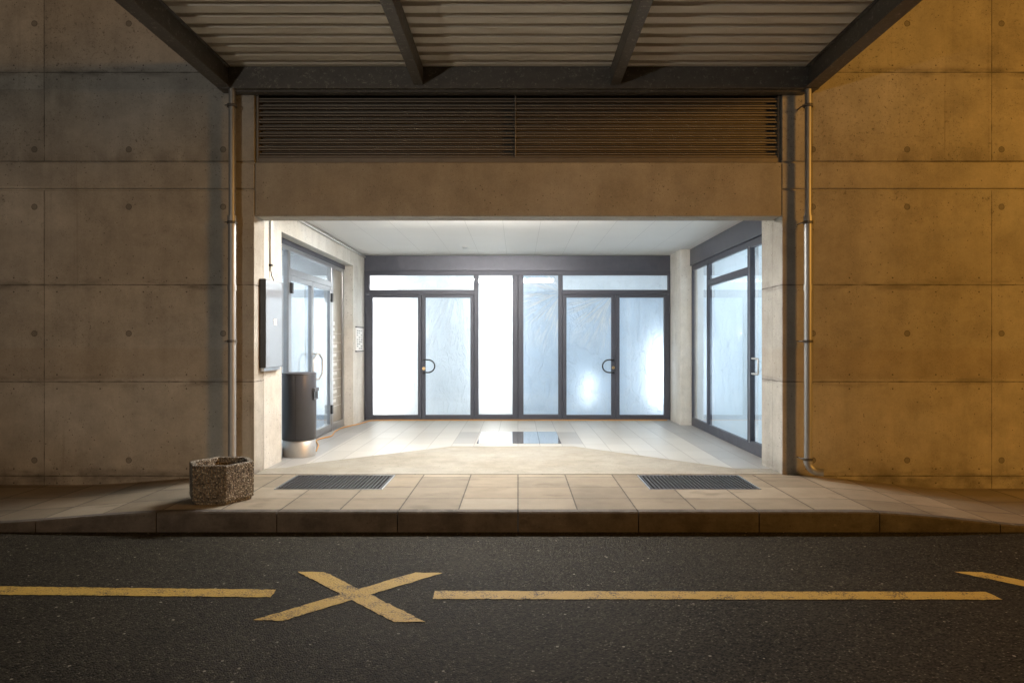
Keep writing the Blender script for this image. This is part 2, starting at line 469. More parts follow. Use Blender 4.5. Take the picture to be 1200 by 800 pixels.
MB().add([(-3.2, WY + .02, 0), (3.2, WY + .02, 0), (3.2, BY + .3, 0), (-3.2, BY + .3, 0)], [(0, 1, 2, 3)]).build('tiled_floor', mt['tile'], kind='structure')
rp = [(LX + .002, WY + .012), (RX - .002, WY + .012), (RX - .002, 7.60), (2.42, 7.62), (.75, 9.26), (-.89, 9.26), (-2.47, 7.90), (-2.6, 7.66), (LX + .002, 7.60)]
MB().prism(rp, 'z', -.02, .005).build('threshold_slab', mt['ramp'], kind='structure')

# ------------------------------------------------------------------ concrete building
def facade(x0, x1):
    m = MB(); d = .022; zt = 7.5
    prof = [(WY, -.6)]
    for z in (3.036, 3.327): prof += [(WY, z - .013), (WY + d, z - .007), (WY + d, z + .007), (WY, z + .013)]
    prof += [(WY, zt), (WY + .28, zt), (WY + .28, -.6)]
    m.prism(prof, 'x', x0, x1); return m
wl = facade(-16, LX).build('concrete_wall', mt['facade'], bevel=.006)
tag(wl, 'dim grey brown concrete facade wall behind the aggregate planter, left of the entrance', 'wall')
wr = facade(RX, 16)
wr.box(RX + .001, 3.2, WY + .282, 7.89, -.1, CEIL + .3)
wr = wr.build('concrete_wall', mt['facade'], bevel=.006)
tag(wr, 'orange lit concrete facade wall beside the pipe with a curved foot', 'wall')
lb = MB().box(LX + .004, RX - .004, WY + .006, WY + .28, 2.75, 3.326)
o = lb.build('concrete_beam', mt['beam'], bevel=.012); tag(o, 'smooth brown concrete lintel beam spanning above the lit entrance, below the louvre', 'beam')
MB().box(LX + .004, RX - .004, WY + .02, WY + .28, 4.085, 7.4).build('upper_wall', mt['beam'], kind='structure')
MB().box(LX + .004, RX - .004, WY + .20, WY + .27, 3.33, 4.08).build('recess_backing', mt['pit'], kind='structure')
# left inner wall with the door opening
il = MB().prism([(WY + .284, -.05), (8.12, -.05), (8.12, 2.722), (11.65, 2.722), (11.65, -.05), (BY + .2, -.05), (BY + .2, CEIL + .2), (WY + .284, CEIL + .2)], 'x', -3.2, LX)
o = il.build('concrete_wall', mt['inner'], bevel=.008); tag(o, 'cream concrete side wall of the entrance with a deep opening for the side doors', 'wall')
o = MB().box(2.78, 3.2, 11.67, BY + .2, -.05, CEIL + .1).build('concrete_pillar', mt['inner'], bevel=.01)
tag(o, 'pale concrete pillar in the back corner right of the rear doors', 'pillar')
MB().box(-3.3, 3.3, WY + .285, BY + .4, CEIL, CEIL + .15).build('ceiling', mt['ceil'], kind='structure')
# enclosed rooms behind the sheeted glass
def shell(name, x0, x1, y0, y1, z0, z1, open_side):
    m = MB(); t = .08
    sides = {'x0': (x0 - t, x0, y0, y1, z0, z1), 'x1': (x1, x1 + t, y0, y1, z0, z1), 'y0': (x0, x1, y0 - t, y0, z0, z1), 'y1': (x0, x1, y1, y1 + t, z0, z1),
             'z0': (x0 - t, x1 + t, y0 - t, y1 + t, z0 - t, z0), 'z1': (x0 - t, x1 + t, y0 - t, y1 + t, z1, z1 + t)}
    for k, b in sides.items():
        if k != open_side: m.box(*b)
    m.build(name, mt['room'], kind='structure')
shell('back_room_wall', -3.3, 3.3, BY + .35, 15.4, -.012, 3.17, 'y0')
shell('side_room_wall', -5.4, -3.25, 7.9, 11.95, -.012, 3.1, 'x1')
shell('side_room_wall', 3.25, 5.4, 7.92, 11.95, -.012, 3.1, 'x0')

# ------------------------------------------------------------------ rear glazed screen
bs = thing('glazed_screen', (0, BY, 0), 'dark framed rear glazing with two double doors and two tall middle windows, sheeted inside', 'glazed doors')
F0, F1 = BY, BY + .07
def frame_ring(m, x0, x1, z0, z1, ix0, ix1, iz0, iz1, y0, y1):
    m.box(x0, ix0, y0, y1, z0, z1); m.box(ix1, x1, y0, y1, z0, z1)
    m.box(ix0, ix1, y0, y1, z0, iz0); m.box(ix0, ix1, y0, y1, iz1, z1); return m
MB().box(-2.80, 2.778, F0 + .012, F1 + .05, 2.725, 2.998).build('header_panel', mt['panel'], bs, bevel=.003)
fr = MB()
fr.box(-2.80, -2.77, F0, F1, .0, 2.722); fr.box(2.755, 2.778, F0, F1, 0, 2.722)          # jambs
fr.box(-2.77, 2.755, F0, F1, 2.644, 2.722)                                               # head
fr.box(-2.77, -2.714, F0, F1, 2.29, 2.644)
fr.box(-2.77, -.799, F0, F1, 2.285, 2.364) if False else None
fr.box(-2.714, -.799, F0, F1, 2.285, 2.364)                                              # transom bars
fr.box(.809, 2.737, F0, F1, 2.285, 2.364)
fr.box(2.737, 2.755, F0, F1, 2.29, 2.644)
fr.box(-.799, -.726, F0, F1, 0, 2.644); fr.box(.742, .809, F0, F1, 0, 2.644)             # posts
fr.box(-.093, -.012, F0, F1, .0, 2.644); fr.box(.012, .092, F0, F1, 0, 2.644)            # twin middle mullion
fr.box(-.012, .012, F0 + .015, F1, 0, 2.644)
fr.box(-.726, -.093, F0, F1, 0, .094); fr.box(.092, .742, F0, F1, 0, .094)               # sills
fr.build('frame', mt['frame'], bs, bevel=.004)
MB().box(-2.77, 2.755, F0 - .05, F0 + .005, .002, .014).build('threshold', mt['alu'], bs, bevel=.002)
WHITE, PALE, BLUE = (.93, .95, .97), (.82, .89, .96), (.62, .74, .88)
FY = BY + .10
def pane(parent, x0, x1, z0, z1, film):
    MB().box(x0, x1, F0 + .03, F0 + .038, z0, z1).build('pane', mt['glass'], parent)
    n = 10; m = MB(); nz = 16; v = []
    rr = random.Random(int((x0 + 5) * 100))
    for j in range(nz + 1):
        for i in range(n + 1):
            v.append((x0 - .02 + (x1 - x0 + .04) * i / n, FY + rr.uniform(-.006, .006), z0 - .02 + (z1 - z0 + .04) * j / nz))
    m.add(v, [(j*(n+1)+i, j*(n+1)+i+1, (j+1)*(n+1)+i+1, (j+1)*(n+1)+i) for j in range(nz) for i in range(n)], True)
    m.build('plastic_film', film, parent, normals=False)
def window(x0, x1, z0, z1, film, label=None):
    w = MB(); frame_ring(w, x0, x1, z0, z1, x0 + .008, x1 - .008, z0 + .008, z1 - .008, F0 + .02, F0 + .05)
    w = w.build('window', mt['frame'], bs, label=label); pane(w, x0 + .002, x1 - .002, z0 + .002, z1 - .002, film)
window(-2.714, -.799, 2.364, 2.644, film_mat('film_bright', WHITE))
window(.809, 2.737, 2.364, 2.644, film_mat('film_pale', PALE))
window(-.726, -.093, .094, 2.644, film_mat('film_bright_tall', WHITE), 'glaring white tall window')
window(.092, .742, .094, 2.644, film_mat('film_creased_tall', BLUE, 0, (.80, 2.32), 1.5, 9.0), 'bluish tall window with creases fanning from its top corner')
D0, D1 = BY - .012, BY + .055
def door(x0, x1, ix0, ix1, film, handle_side, label):
    m = MB(); frame_ring(m, x0, x1, .012, 2.282, ix0, ix1, .094, 2.229, D0, D1)
    d = m.build('door', mt['frame'], bs, bevel=.005, label=label)
    pane(d, ix0, ix1, .094, 2.229, film)
    hx = x0 + .004 if handle_side != 'L' else x1 - .004
    hx = x0 if abs(x0 + 2.766) < .05 or abs(x0 - .812) < .05 else x1
    for z in (.28, 2.0):
        MB().tube([(hx, D0 - .016, z - .06), (hx, D0 - .016, z + .06)], .013, 10).build('hinge', mt['panel'], d)
    return d
fc = film_mat('film_left_door', PALE, 0, (-1.0, 3.0, 3.4), .6, 13.0)
fd = film_mat('film_right_door', BLUE, 0, (1.72, 2.28), 1.5, 8.5)
fe = film_mat('film_far_right', BLUE)
ff = film_mat('film_far_left', WHITE)
dl1 = door(-2.768, -1.757, -2.647, -1.823, ff, 'R', 'brightest leaf, at the left end of the rear glazing')
dl2 = door(-1.752, -.802, -1.686, -.868, fc, 'L', 'leaf with a dark D shaped pull, next to the glaring tall window')
dr1 = door(.812, 1.772, .883, 1.70, fd, 'R', 'creased leaf with a D shaped pull and a bright glow near its foot')
dr2 = door(1.777, 2.753, 1.85, 2.66, fe, 'L', 'leaf without a pull beside the corner pillar')
def dpull(parent, x, sgn, zc, lockz):
    r = .115
    for k, (mm, dd, ss) in enumerate((('dark', 0, 1.0),)):
        pts = [(x, D0, zc + r), (x, D0 - .06, zc + r), (x + sgn * .05, D0 - .062, zc + r)]
        for a in range(0, 181, 15):
            pts.append((x + sgn * (.08 + r * math.sin(R(a)) * 1.08), D0 - .062, zc + r * math.cos(R(a))))
        pts += [(x + sgn * .05, D0 - .062, zc - r), (x, D0 - .06, zc - r), (x, D0, zc - r)]
        MB().tube(pts, .0125, 12).build('handle', mt[mm], parent)
    for z in (zc + r, zc - r): MB().tube([(x, D0 - .03, z), (x, D0 + .003, z)], .024, 16).build('handle_rose', mt['panel'], parent)
    MB().tube([(x, D0 - .014, lockz), (x, D0 + .003, lockz)], .028, 20).build('lock', mt['brass'], parent)
dpull(dl2, -1.712, 1, .985, .94)
dpull(dr1, 1.735, -1, .985, .955)

# ------------------------------------------------------------------ side glazing on the left (inside the deep opening)
GX = -3.0
def ring_x(m, y0, y1, z0, z1, iy0, iy1, iz0, iz1, x0, x1):
    m.box(x0, x1, y0, iy0, z0, z1); m.box(x0, x1, iy1, y1, z0, z1)
    m.box(x0, x1, iy0, iy1, z0, iz0); m.box(x0, x1, iy0, iy1, iz1, z1); return m
def pane_x(parent, y0, y1, z0, z1, x, film, back):
    MB().box(x - .004, x + .004, y0, y1, z0, z1).build('pane', mt['glass'], parent)
    if film:
        n, nz = 8, 14; xb = x + back; rr = random.Random(int(y0 * 100)); v = []
        for j in range(nz + 1):
            for i in range(n + 1): v.append((xb + rr.uniform(-.005, .005), y0 - .02 + (y1 - y0 + .04) * i / n, z0 - .02 + (z1 - z0 + .04) * j / nz))
        m = MB(); m.add(v, [(j*(n+1)+i, j*(n+1)+i+1, (j+1)*(n+1)+i+1, (j+1)*(n+1)+i) for j in range(nz) for i in range(n)], True)
        m.build('plastic_film', film, parent, normals=False)
ls = thing('glazed_screen', (GX, 9.9, 0), 'left side glass door set with steel D pulls in the cream wall opening', 'glazed doors')
m = MB(); A, B = GX - .035, GX + .035
m.box(A, B, 8.12, 8.20, 0, 2.72); m.box(A, B, 11.56, 11.65, 0, 2.72); m.box(A, B, 8.20, 11.56, 2.60, 2.72)
m.box(A, B, 8.82, 8.90, 0, 2.60); m.box(A, B, 10.86, 10.96, 0, 2.60)
m.box(A, B, 8.90, 10.86, 2.29, 2.37); m.box(A, B, 8.20, 8.82, 0, .12); m.box(A, B, 10.96, 11.56, 0, .12)
m.build('frame', mt['alu'], ls, bevel=.004)
MB().box(B + .001, B + .012, 8.125, 11.645, 2.655, 2.722).build('head_trim', mt['frame'], ls)
fl = film_mat('film_side_left', PALE, 1); fl2 = film_mat('film_side_left_far', BLUE, 1, (10.8, 2.2), .5, 8)
def win_x(parent, y0, y1, z0, z1, x, film, back, mat='alu'):
    w = MB(); ring_x(w, y0, y1, z0, z1, y0 + .008, y1 - .008, z0 + .008, z1 - .008, x - .02, x + .02)
    w = w.build('window', mt[mat], parent); pane_x(w, y0 + .002, y1 - .002, z0 + .002, z1 - .002, x, film, back)
win_x(ls, 8.20, 8.82, .12, 2.60, GX, fl, -.08)
win_x(ls, 8.90, 10.86, 2.37, 2.60, GX, None, -.08)
def leaf_x(y0, y1, film):
    m = MB(); ring_x(m, y0, y1, .012, 2.288, y0 + .05, y1 - .05, .12, 2.22, GX - .02, GX + .03)
    d = m.build('door', mt['alu'], ls, bevel=.004); pane_x(d, y0 + .05, y1 - .05, .12, 2.22, GX, film, -.08); return d
d1 = leaf_x(8.902, 9.877, fl); d2 = leaf_x(9.882, 10.858, fl2)
def steel_pull(parent, x, y, sy, z0, z1):
    pts = [(x, y, z1), (x + .05, y, z1), (x + .07, y + sy * .03, z1)]
    for a in range(0, 181, 15):
        t = a / 180; bow = math.sin(R(a))
        pts.append((x + .075, y + sy * (.03 + .17 * min(1, bow * 1.5)), z1 + (z0 - z1) * t))
    pts += [(x + .05, y, z0), (x, y, z0)]
    MB().tube(pts, .014, 12).build('handle', mt['steel'], parent)
steel_pull(d2, GX + .03, 9.91, 1, .88, 1.245); steel_pull(d1, GX + .03, 9.85, -1, .88, 1.245)
for yy, pa in ((8.915, d1), (10.845, d2)):
    for z in (.35, 2.12): MB().box(GX + .03, GX + .06, yy - .035, yy + .035, z - .07, z + .07).build('hinge', mt['dark'], pa, bevel=.004)
# fixed end panel carrying the engraved directory
dp = MB().box(GX - .012, GX + .012, 10.962, 11.558, .122, 2.598).build('directory_panel', mt['plate'], ls, bevel=.002)
m = MB()
for k in range(9): m.box(GX + .0125, GX + .0145, 11.0, 11.52, 1.555 - k * .148, 1.562 - k * .148)
m.build('divider_line', mt['white'], dp)
m = MB(); wd = (.10, .20, .18, .22, .20, .12, .22, .13, .2)
for k in range(8):
    z = 1.475 - k * .148; y = 11.03; j = 0
    while y < 11.03 + wd[k]:
        w = .018 + .014 * ((k * 3 + j * 5) % 3) / 2; m.box(GX + .0125, GX + .0145, y, y + w, z, z + .05); y += w + .008; j += 1
m.box(GX + .0125, GX + .0145, 11.03, 11.12, 1.69, 1.75); m.box(GX + .0125, GX + .0145, 11.05, 11.11, 1.60, 1.65)
m.build('engraved_text', mt['white'], dp)

# ------------------------------------------------------------------ side glazing on the right
QX = 2.98
rs = thing('glazed_screen', (QX, 9.8, 0), 'tall bluish glazed side wall with dark header on the right of the entrance', 'glazed wall')
MB().box(QX - .04, QX + .06, 7.893, 11.667, 2.715, 2.998).build('header_panel', mt['panel'], rs, bevel=.003)
m = MB(); A, B = QX - .014, QX + .045
m.box(A, B, 7.893, 11.667, 2.64, 2.712); m.box(A, B, 7.893, 11.667, 0, .13)
m.box(A, B, 11.62, 11.667, .13, 2.64); m.box(A, B, 10.635, 10.70, .13, 2.64); m.box(A, B, 8.70, 8.80, .13, 2.64); m.box(A, B, 7.893, 7.95, .13, 2.64)
m.box(A, B, 8.80, 10.635, 2.30, 2.375)
m.build('frame', mt['frame'], rs, bevel=.004)
MB().box(A - .006, A - .001, 8.735, 8.762, .13, 2.64).build('mullion_trim', mt['alu'], rs)
fr1 = film_mat('film_side_right', (.74, .85, .93), 1); fr2 = film_mat('film_side_right_far', (.80, .86, .92), 1)
win_x(rs, 10.70, 11.62, .13, 2.64, QX, fr2, .08, 'frame')
win_x(rs, 8.80, 10.635, 2.375, 2.64, QX, fr1, .08, 'frame')
win_x(rs, 8.80, 10.635, .13, 2.29, QX, fr1, .08, 'frame')
m = MB(); ring_x(m, 7.952, 8.698, .132, 2.638, 7.98, 8.67, .16, 2.61, QX - .03, QX + .03)
dr = m.build('door', mt['frame'], rs, bevel=.004); pane_x(dr, 7.98, 8.67, .16, 2.61, QX, fr1, .08)
MB().tube([(QX - .03, 8.52, 1.21), (QX - .06, 8.52, 1.21), (QX - .065, 8.50, 1.21), (QX - .065, 8.30, 1.21), (QX - .065, 8.28, 1.19), (QX - .065, 8.28, 1.04), (QX - .065, 8.30, 1.02), (QX - .065, 8.50, 1.02), (QX - .06, 8.52, 1.02), (QX - .03, 8.52, 1.02)], .012, 10).build('handle', mt['steel'], dr)

# ------------------------------------------------------------------ louvre
lv = thing('louvre_grille', (0, WY, 3.33), 'long dark horizontal louvre grille under the canopy, above the concrete lintel', 'louvre')
m = MB(); frame_ring(m, LX + .01, RX - .01, 3.332, 4.078, LX + .035, RX - .035, 3.385, 4.06, WY + .035, WY + .15)
m.box(-.035, -.02, WY + .03, WY + .12, 3.385, 4.06)
m.build('frame', mt['louvre'], lv, bevel=.003)
for x0, x1 in ((LX + .036, -.036), (-.019, RX - .036)):
    m = MB()
    for k in range(9):
        z = 3.392 + k * .0735; b = WY + .045
        # a blade with two rolled lips on a sloping web
        for q in (0, .031):
            m.prism([(b + q * .3, z + q), (b + q * .3, z + q + .014), (b + q * .3 + .003, z + q + .014), (b + q * .3 + .003, z + q + .003), (b + q * .3 + .03, z + q + .003), (b + q * .3 + .03, z + q)], 'x', x0, x1)
        m.box(x0, x1, b + .085, b + .09, z, z + .05)
    m.build('slat_bank', mt['louvre'], lv)

# ------------------------------------------------------------------ canopy
cn = thing('steel_canopy', (0, 7.1, 4.04), 'dark steel canopy with corrugated sheet underside projecting over the pavement', 'canopy')
CY0 = 3.5
MB().box(-3.13, 3.14, 7.10, 7.16, 4.05, 4.275).build('wall_beam', mt['canopy'], cn, bevel=.004)
MB().box(-3.02, 3.03, 7.164, WY - .003, 4.035, 4.078).build('flashing', mt['canopy'], cn, bevel=.002)
def ibeam(x, w, h, z0, name, thick):
    m = MB(); t = .012
    if thick:    # box/channel edge beam
        s = 1 if x < 0 else -1
        xo, xi = x - s * w / 2, x + s * w / 2
        m.box(xo, xi, CY0, 7.098, z0, z0 + t); m.box(xo, xi, CY0, 7.098, z0 + h - t, z0 + h)
        xw = xo + s * .105
        m.box(xw, xw + s * t, CY0, 7.098, z0 + t + .0005, z0 + h - t - .0005)
        m.box(xo, xo + s * .01, CY0, 7.098, z0 + t + .0005, z0 + h - t - .0005)
    else:
        m.box(x - w/2, x + w/2, CY0, 7.098, z0, z0 + t); m.box(x - w/2, x + w/2, CY0, 7.098, z0 + h - t, z0 + h)
        m.box(x + w/2 - .014, x + w/2, CY0, 7.098, z0 + t + .0005, z0 + h - t - .0005)
        m.box(x - w/2, x - w/2 + .014, CY0, 7.098, z0 + t + .0005, z0 + h - t - .0005)
    m.build(name, mt['canopy'], cn, bevel=.003)
ibeam(-3.06, .142, .22, 4.055, 'edge_beam', True); ibeam(3.062, .15, .22, 4.055, 'edge_beam', True)
ibeam(-1.035, .10, .185, 4.082, 'rafter', False); ibeam(1.012, .10, .185, 4.082, 'rafter', False)
MB().box(-3.13, 3.14, CY0 - .06, CY0 - .003, 4.05, 4.40).build('front_beam', mt['canopy'], cn, bevel=.004)
# trapezoidal sheet, ribs running along the street
P = []; y = 7.15; zb, zt = 4.279, 4.352
while y > CY0:
    P += [(y, zb), (y - .118, zb), (y - .134, zt), (y - .184, zt)]; y -= .2
m = MB(); n = len(P)
m.add([(-3.12, a, b) for a, b in P] + [(3.13, a, b) for a, b in P], [(i, i + 1, n + i + 1, n + i) for i in range(n - 1)])
sh = m.build('roof_sheet', mt['sheet'], cn); so = sh.modifiers.new('gauge', 'SOLIDIFY'); so.thickness = .004; so.offset = 0
MB().box(-3.13, 3.14, CY0, 7.2, 4.38, 4.40).build('roof_deck', mt['canopy'], cn)
for sx in (-1, 1):
    m = MB(); m.box(sx * 3.0, sx * 3.2, 7.162, WY + .0, 4.09, 4.27) if False else None
    m.prism([(7.162, 4.055), (WY - .003, 4.055), (WY - .003, 4.27), (7.162, 4.27)], 'x', sx * 3.04, sx * 3.135); m.build('bracket', mt['canopy'], cn, bevel=.003)

# ------------------------------------------------------------------ downpipes
def downpipe(x, foot, label):
    t = thing('downpipe', (x, WY - .13, 0), label, 'downpipe', 'steel downpipes flanking the entrance'); y = WY - .13
    MB().tube([(x, y, 2.68), (x, y, 4.05)], .034, 16).build('upper_pipe', mt['galv'], t)
    pts = [(x, y, 2.72), (x, y, .16)]
    if foot:
        for a in range(15, 91, 15): pts.append((x + .10 * (1 - math.cos(R(a))), y - .03 * (1 - math.cos(R(a))), .16 - .10 * math.sin(R(a))))
        pts.append((x + .14, y - .045, .058))
    else: pts[-1] = (x, y, -.01)
    MB().tube(pts, .040, 18).build('lower_pipe', mt['galv'], t)
    for z in (2.70, 1.98) + ((.175,) if foot else ()): MB().tube([(x, y, z - .03), (x, y, z + .03)], .046, 18).build('socket', mt['galv'], t)
    for z in (3.88, 2.66, 1.42, .19):
        m = MB(); m.tube([(x, y, z - .014), (x, y, z + .014)], .05, 18); m.tube([(x - .015, y, z), (x - .06, y + .03, z), (x - .06, WY + .002, z)], .007, 8)
        m.tube([(x - .07, y - .015, z), (x + .02, y - .05, z)], .006, 6)
        m.build('pipe_clip', mt['canopy'], t)
downpipe(-2.99, False, 'straight steel downpipe behind the planter on the dim wall')
downpipe(3.035, True, 'steel downpipe with a curved foot on the orange lit wall')

# ------------------------------------------------------------------ grates
def grate(g, label):
    x0, x1, y0, y1 = g
    t = thing('floor_grate', ((x0 + x1) / 2, (y0 + y1) / 2, 0), label, 'grate', 'steel grates set in the paving')
    MB().box(x0, x1, y0, y1, -.12, -.07).build('pit', mt['pit'], t)
    m = MB(); w = .012
    frame_ring_z = [(x0, x1, y0, y0 + w), (x0, x1, y1 - w, y1), (x0, x0 + w, y0 + w, y1 - w), (x1 - w, x1, y0 + w, y1 - w)]
    for a, b, c, d in frame_ring_z: m.box(a, b, c, d, -.07, .006)
    m.build('frame', mt['alu'], t, bevel=.002)
    m = MB(); n = 27
    for k in range(n):
        x = x0 + w + (x1 - x0 - 2 * w) * (k + .5) / n; m.box(x - .009, x + .009, y0 + w, y1 - w, -.035, .004)
    m.build('bar_grid', mt['grate'], t)
    MB().box(x0 + w, x1 - w, y0 + .3, y0 + .306, -.06, -.036).build('tie_rod', mt['pit'], t)
grate(GR[0], 'dark slatted floor grate in the paving near the planter and litter bin')
grate(GR[1], 'dark slatted floor grate in the paving near the curved pipe foot')

# ------------------------------------------------------------------ planter
pc = (-2.665, 6.14); pl = thing('concrete_planter', (*pc, 0), 'empty hexagonal exposed aggregate planter standing on the kerbside paving', 'planter')
def hexa(r, a0=0): return [(pc[0] + r * math.cos(R(60 * k + a0)), pc[1] + r * math.sin(R(60 * k + a0))) for k in range(6)]
v = []; rings = [(.268, .002), (.268, .022), (.29, .036), (.292, .33), (.285, .342), (.242, .342), (.235, .333), (.225, .22)]
for r, z in rings: v += [(x, y, z) for x, y in hexa(r)]
f = [(i*6+k, i*6+(k+1)%6, (i+1)*6+(k+1)%6, (i+1)*6+k) for i in range(len(rings)-1) for k in range(6)]
f += [tuple(range(5, -1, -1)), tuple((len(rings)-1)*6 + k for k in range(6))]
MB().add(v, f).build('body', mt['agg'], pl, bevel=.006)
m = MB(); rr = random.Random(3); v = [(pc[0], pc[1], .262)]
for ring, rad in enumerate((.08, .15, .218)):
    v += [(pc[0] + rad * math.cos(R(60 * k / 2)) * (1 if k % 2 == 0 else .9), pc[1] + rad * math.sin(R(60 * k / 2)) * (1 if k % 2 == 0 else .9), .25 + rr.uniform(-.012, .015)) for k in range(12)]
f = [(0, 1 + k, 1 + (k + 1) % 12) for k in range(12)]
for q in range(2): f += [(1+q*12+k, 1+q*12+(k+1)%12, 1+(q+1)*12+(k+1)%12, 1+(q+1)*12+k) for k in range(12)]
m.add(v, f); m.build('soil', mt['soil'], pl)
# ------------------------------------------------------------------ litter bin
bc = (-2.73, 8.52); bn = thing('litter_bin', (*bc, 0), 'tall round dark grey litter bin on a stainless steel foot below the wall cabinet', 'litter bin')
MB().lathe(*bc, [(.196, .002), (.197, .006), (.197, .195), (.185, .205)]).build('base', mt['steel'], bn)
MB().lathe(*bc, [(.196, .206), (.205, .21), (.206, 1.0), (.202, 1.012)]).build('body', mt['bin'], bn)
MB().lathe(*bc, [(.2025, 1.0125), (.209, 1.014), (.209, 1.026), (.19, 1.036), (.05, 1.042)]).build('lid', mt['bin'], bn)
a = R(-84); sx, sy = bc[0] + .2062 * math.cos(a), bc[1] + .2062 * math.sin(a)
MB().box(sx - .0025, sx + .0025, sy - .001, sy + .004, .215, 1.0).build('seam', mt['dark'], bn)
m = MB(); m.box(bc[0] + .19, bc[0] + .222, bc[1] - .09, bc[1] + .09, .80, .845); m.box(bc[0] + .19, bc[0] + .214, bc[1] - .09, bc[1] + .09, .70, .715)
m.build('flap', mt['bin'], bn, bevel=.004)
MB().box(bc[0] + .198, bc[0] + .2085, bc[1] - .085, bc[1] + .085, .716, .799).build('slot', mt['dark'], bn)

# ------------------------------------------------------------------ wall cabinet, conduit, signs, cable, hatch, lamps
cb = thing('wall_cabinet', (LX, 7.68, 1.13), 'shallow black sided display cabinet with pale glossy front on the cream wall', 'display cabinet')
MB().box(LX + .001, LX + .068, 7.41, 7.95, 1.13, 2.10).build('case', mt['dark'], cb, bevel=.003)
MB().box(LX + .0685, LX + .074, 7.414, 7.93, 1.135, 2.095).build('screen', mt['screen'], cb)
MB().box(LX + .0685, LX + .078, 7.932, 7.948, 1.132, 2.098).build('edge_strip', mt['alu'], cb)
m = MB(); fx = LX + .0742; y, z = 7.655, 1.60
m.box(fx, fx + .002, y, y + .018, z, z + .075); m.box(fx, fx + .002, y - .012, y - .001, z + .05, z + .066)
y2 = y + .04
m.box(fx, fx + .002, y2, y2 + .014, z, z + .075); m.box(fx, fx + .002, y2 + .034, y2 + .048, z, z + .075); m.box(fx, fx + .002, y2 + .0145, y2 + .0335, z + .062, z + .075); m.box(fx, fx + .002, y2 + .0145, y2 + .0335, z, z + .013)
m.build('emblem', mt['white'], cb)
MB().box(LX + .001, LX + .05, 7.43, 7.93, 1.095, 1.128).build('shadow_strip', mt['alu'], cb)  # grey strip modelled in place of the shadow under the cabinet
cd = thing('conduit', (LX, 7.72, 2.1), 'thin vertical steel conduit rising from the wall cabinet', 'conduit')
MB().tube([(LX + .018, 7.72, 2.21), (LX + .018, 7.72, 2.95)], .013, 10).build('tube', mt['steel'], cd)
for z in (2.28, 2.8): MB().box(LX + .001, LX + .034, 7.70, 7.74, z - .012, z + .012).build('clip', mt['dark'], cd)
MB().tube([(LX + .018, 7.72, 2.21), (LX + .02, 7.725, 2.17), (LX + .035, 7.745, 2.12), (LX + .035, 7.745, 2.102)], .006, 8).build('flex_cable', mt['dark'], cd)
o = MB().tube([(LX + .03, WY + .3, 2.965), (LX + .03, BY - .03, 2.965)], .016, 12).build('conduit', mt['steel']); tag(o, 'long silver conduit running along the ceiling corner above the side doors', 'conduit')

sg = thing('notice_board', (LX, 12.06, 1.27), 'small framed notice with rows of text on the wall end by the rear doors', 'sign')
MB().box(LX + .001, LX + .014, 11.80, 12.31, 1.27, 1.67).build('board', mt['white'], sg)
for z in (1.672, 1.25): MB().box(LX + .001, LX + .03, 11.78, 12.33, z, z + .018).build('clamp_rail', mt['dark'], sg)
m = MB()
for k in range(9):
    for j in range(3):
        if (k * 7 + j * 3) % 5 == 0: continue
        y0 = 11.86 + j * .145; m.box(LX + .0145, LX + .0155, y0, y0 + .05 + .05 * ((k + j * 2) % 3) / 2, 1.30 + k * .039, 1.314 + k * .039)
m.build('text', mt['ink'], sg)

pts = [(-2.60, 8.78, .012), (-2.72, 9.3, .012), (-2.88, 9.75, .012), (-2.86, 10.0, .012), (-2.80, 10.25, .012), (-2.88, 10.75, .012), (-2.89, 11.2, .012), (-2.80, 11.55, .012), (-2.74, 11.75, .012), (-2.68, 12.1, .012), (-2.6, 12.3, .012), (-2.2, 12.355, .012), (0, 12.36, .012), (1.4, 12.355, .012), (2.70, 12.36, .012)]
def smooth_path(p, n=6):
    p = [Vector(q) for q in p]; out = []
    for i in range(len(p) - 1):
        a, b, c, d = p[max(i-1, 0)], p[i], p[i+1], p[min(i+2, len(p)-1)]
        for k in range(n):
            t = k / n; out.append(.5 * ((2*b) + (c - a)*t + (2*a - 5*b + 4*c - d)*t*t + (3*b - a - 3*c + d)*t**3))
    return out + [p[-1]]
o = MB().tube(smooth_path(pts), .009, 8).build('power_cable', mt['cord']); tag(o, 'orange cable trailing from the litter bin along the foot of the rear doors', 'cable')
o = MB().box(-.575, .603, 9.5, 10.775, .001, .006).build('floor_hatch', mt['polished']); tag(o, 'mirror polished floor plate mirroring the middle windows, among the tiles', 'floor plate')

cl = thing('ceiling_lamp', (-.6, 8.2, CEIL), 'long white ceiling lamp just behind the lintel', 'lamp')
MB().box(-1.70, .88, 8.09, 8.31, CEIL - .03, CEIL - .002).build('housing', mt['white'], cl, bevel=.004)
MB().box(-1.68, .86, 8.11, 8.29, CEIL - .10, CEIL - .031).build('diffuser', emit_mat('lamp_glow', (1, .945, .875), 160), cl)
sp = thing('spotlight', (-.88, 11.4, CEIL), 'tiny round recessed ceiling spot near the rear doors', 'lamp')
MB().lathe(-.88, 11.4, [(.05, CEIL - .001), (.055, CEIL - .008), (.04, CEIL - .012)], 24).build('trim_ring', mt['white'], sp)
MB().lathe(-.88, 11.4, [(.036, CEIL - .0125), (.034, CEIL - .016)], 20).build('lens', mt['alu'], sp)

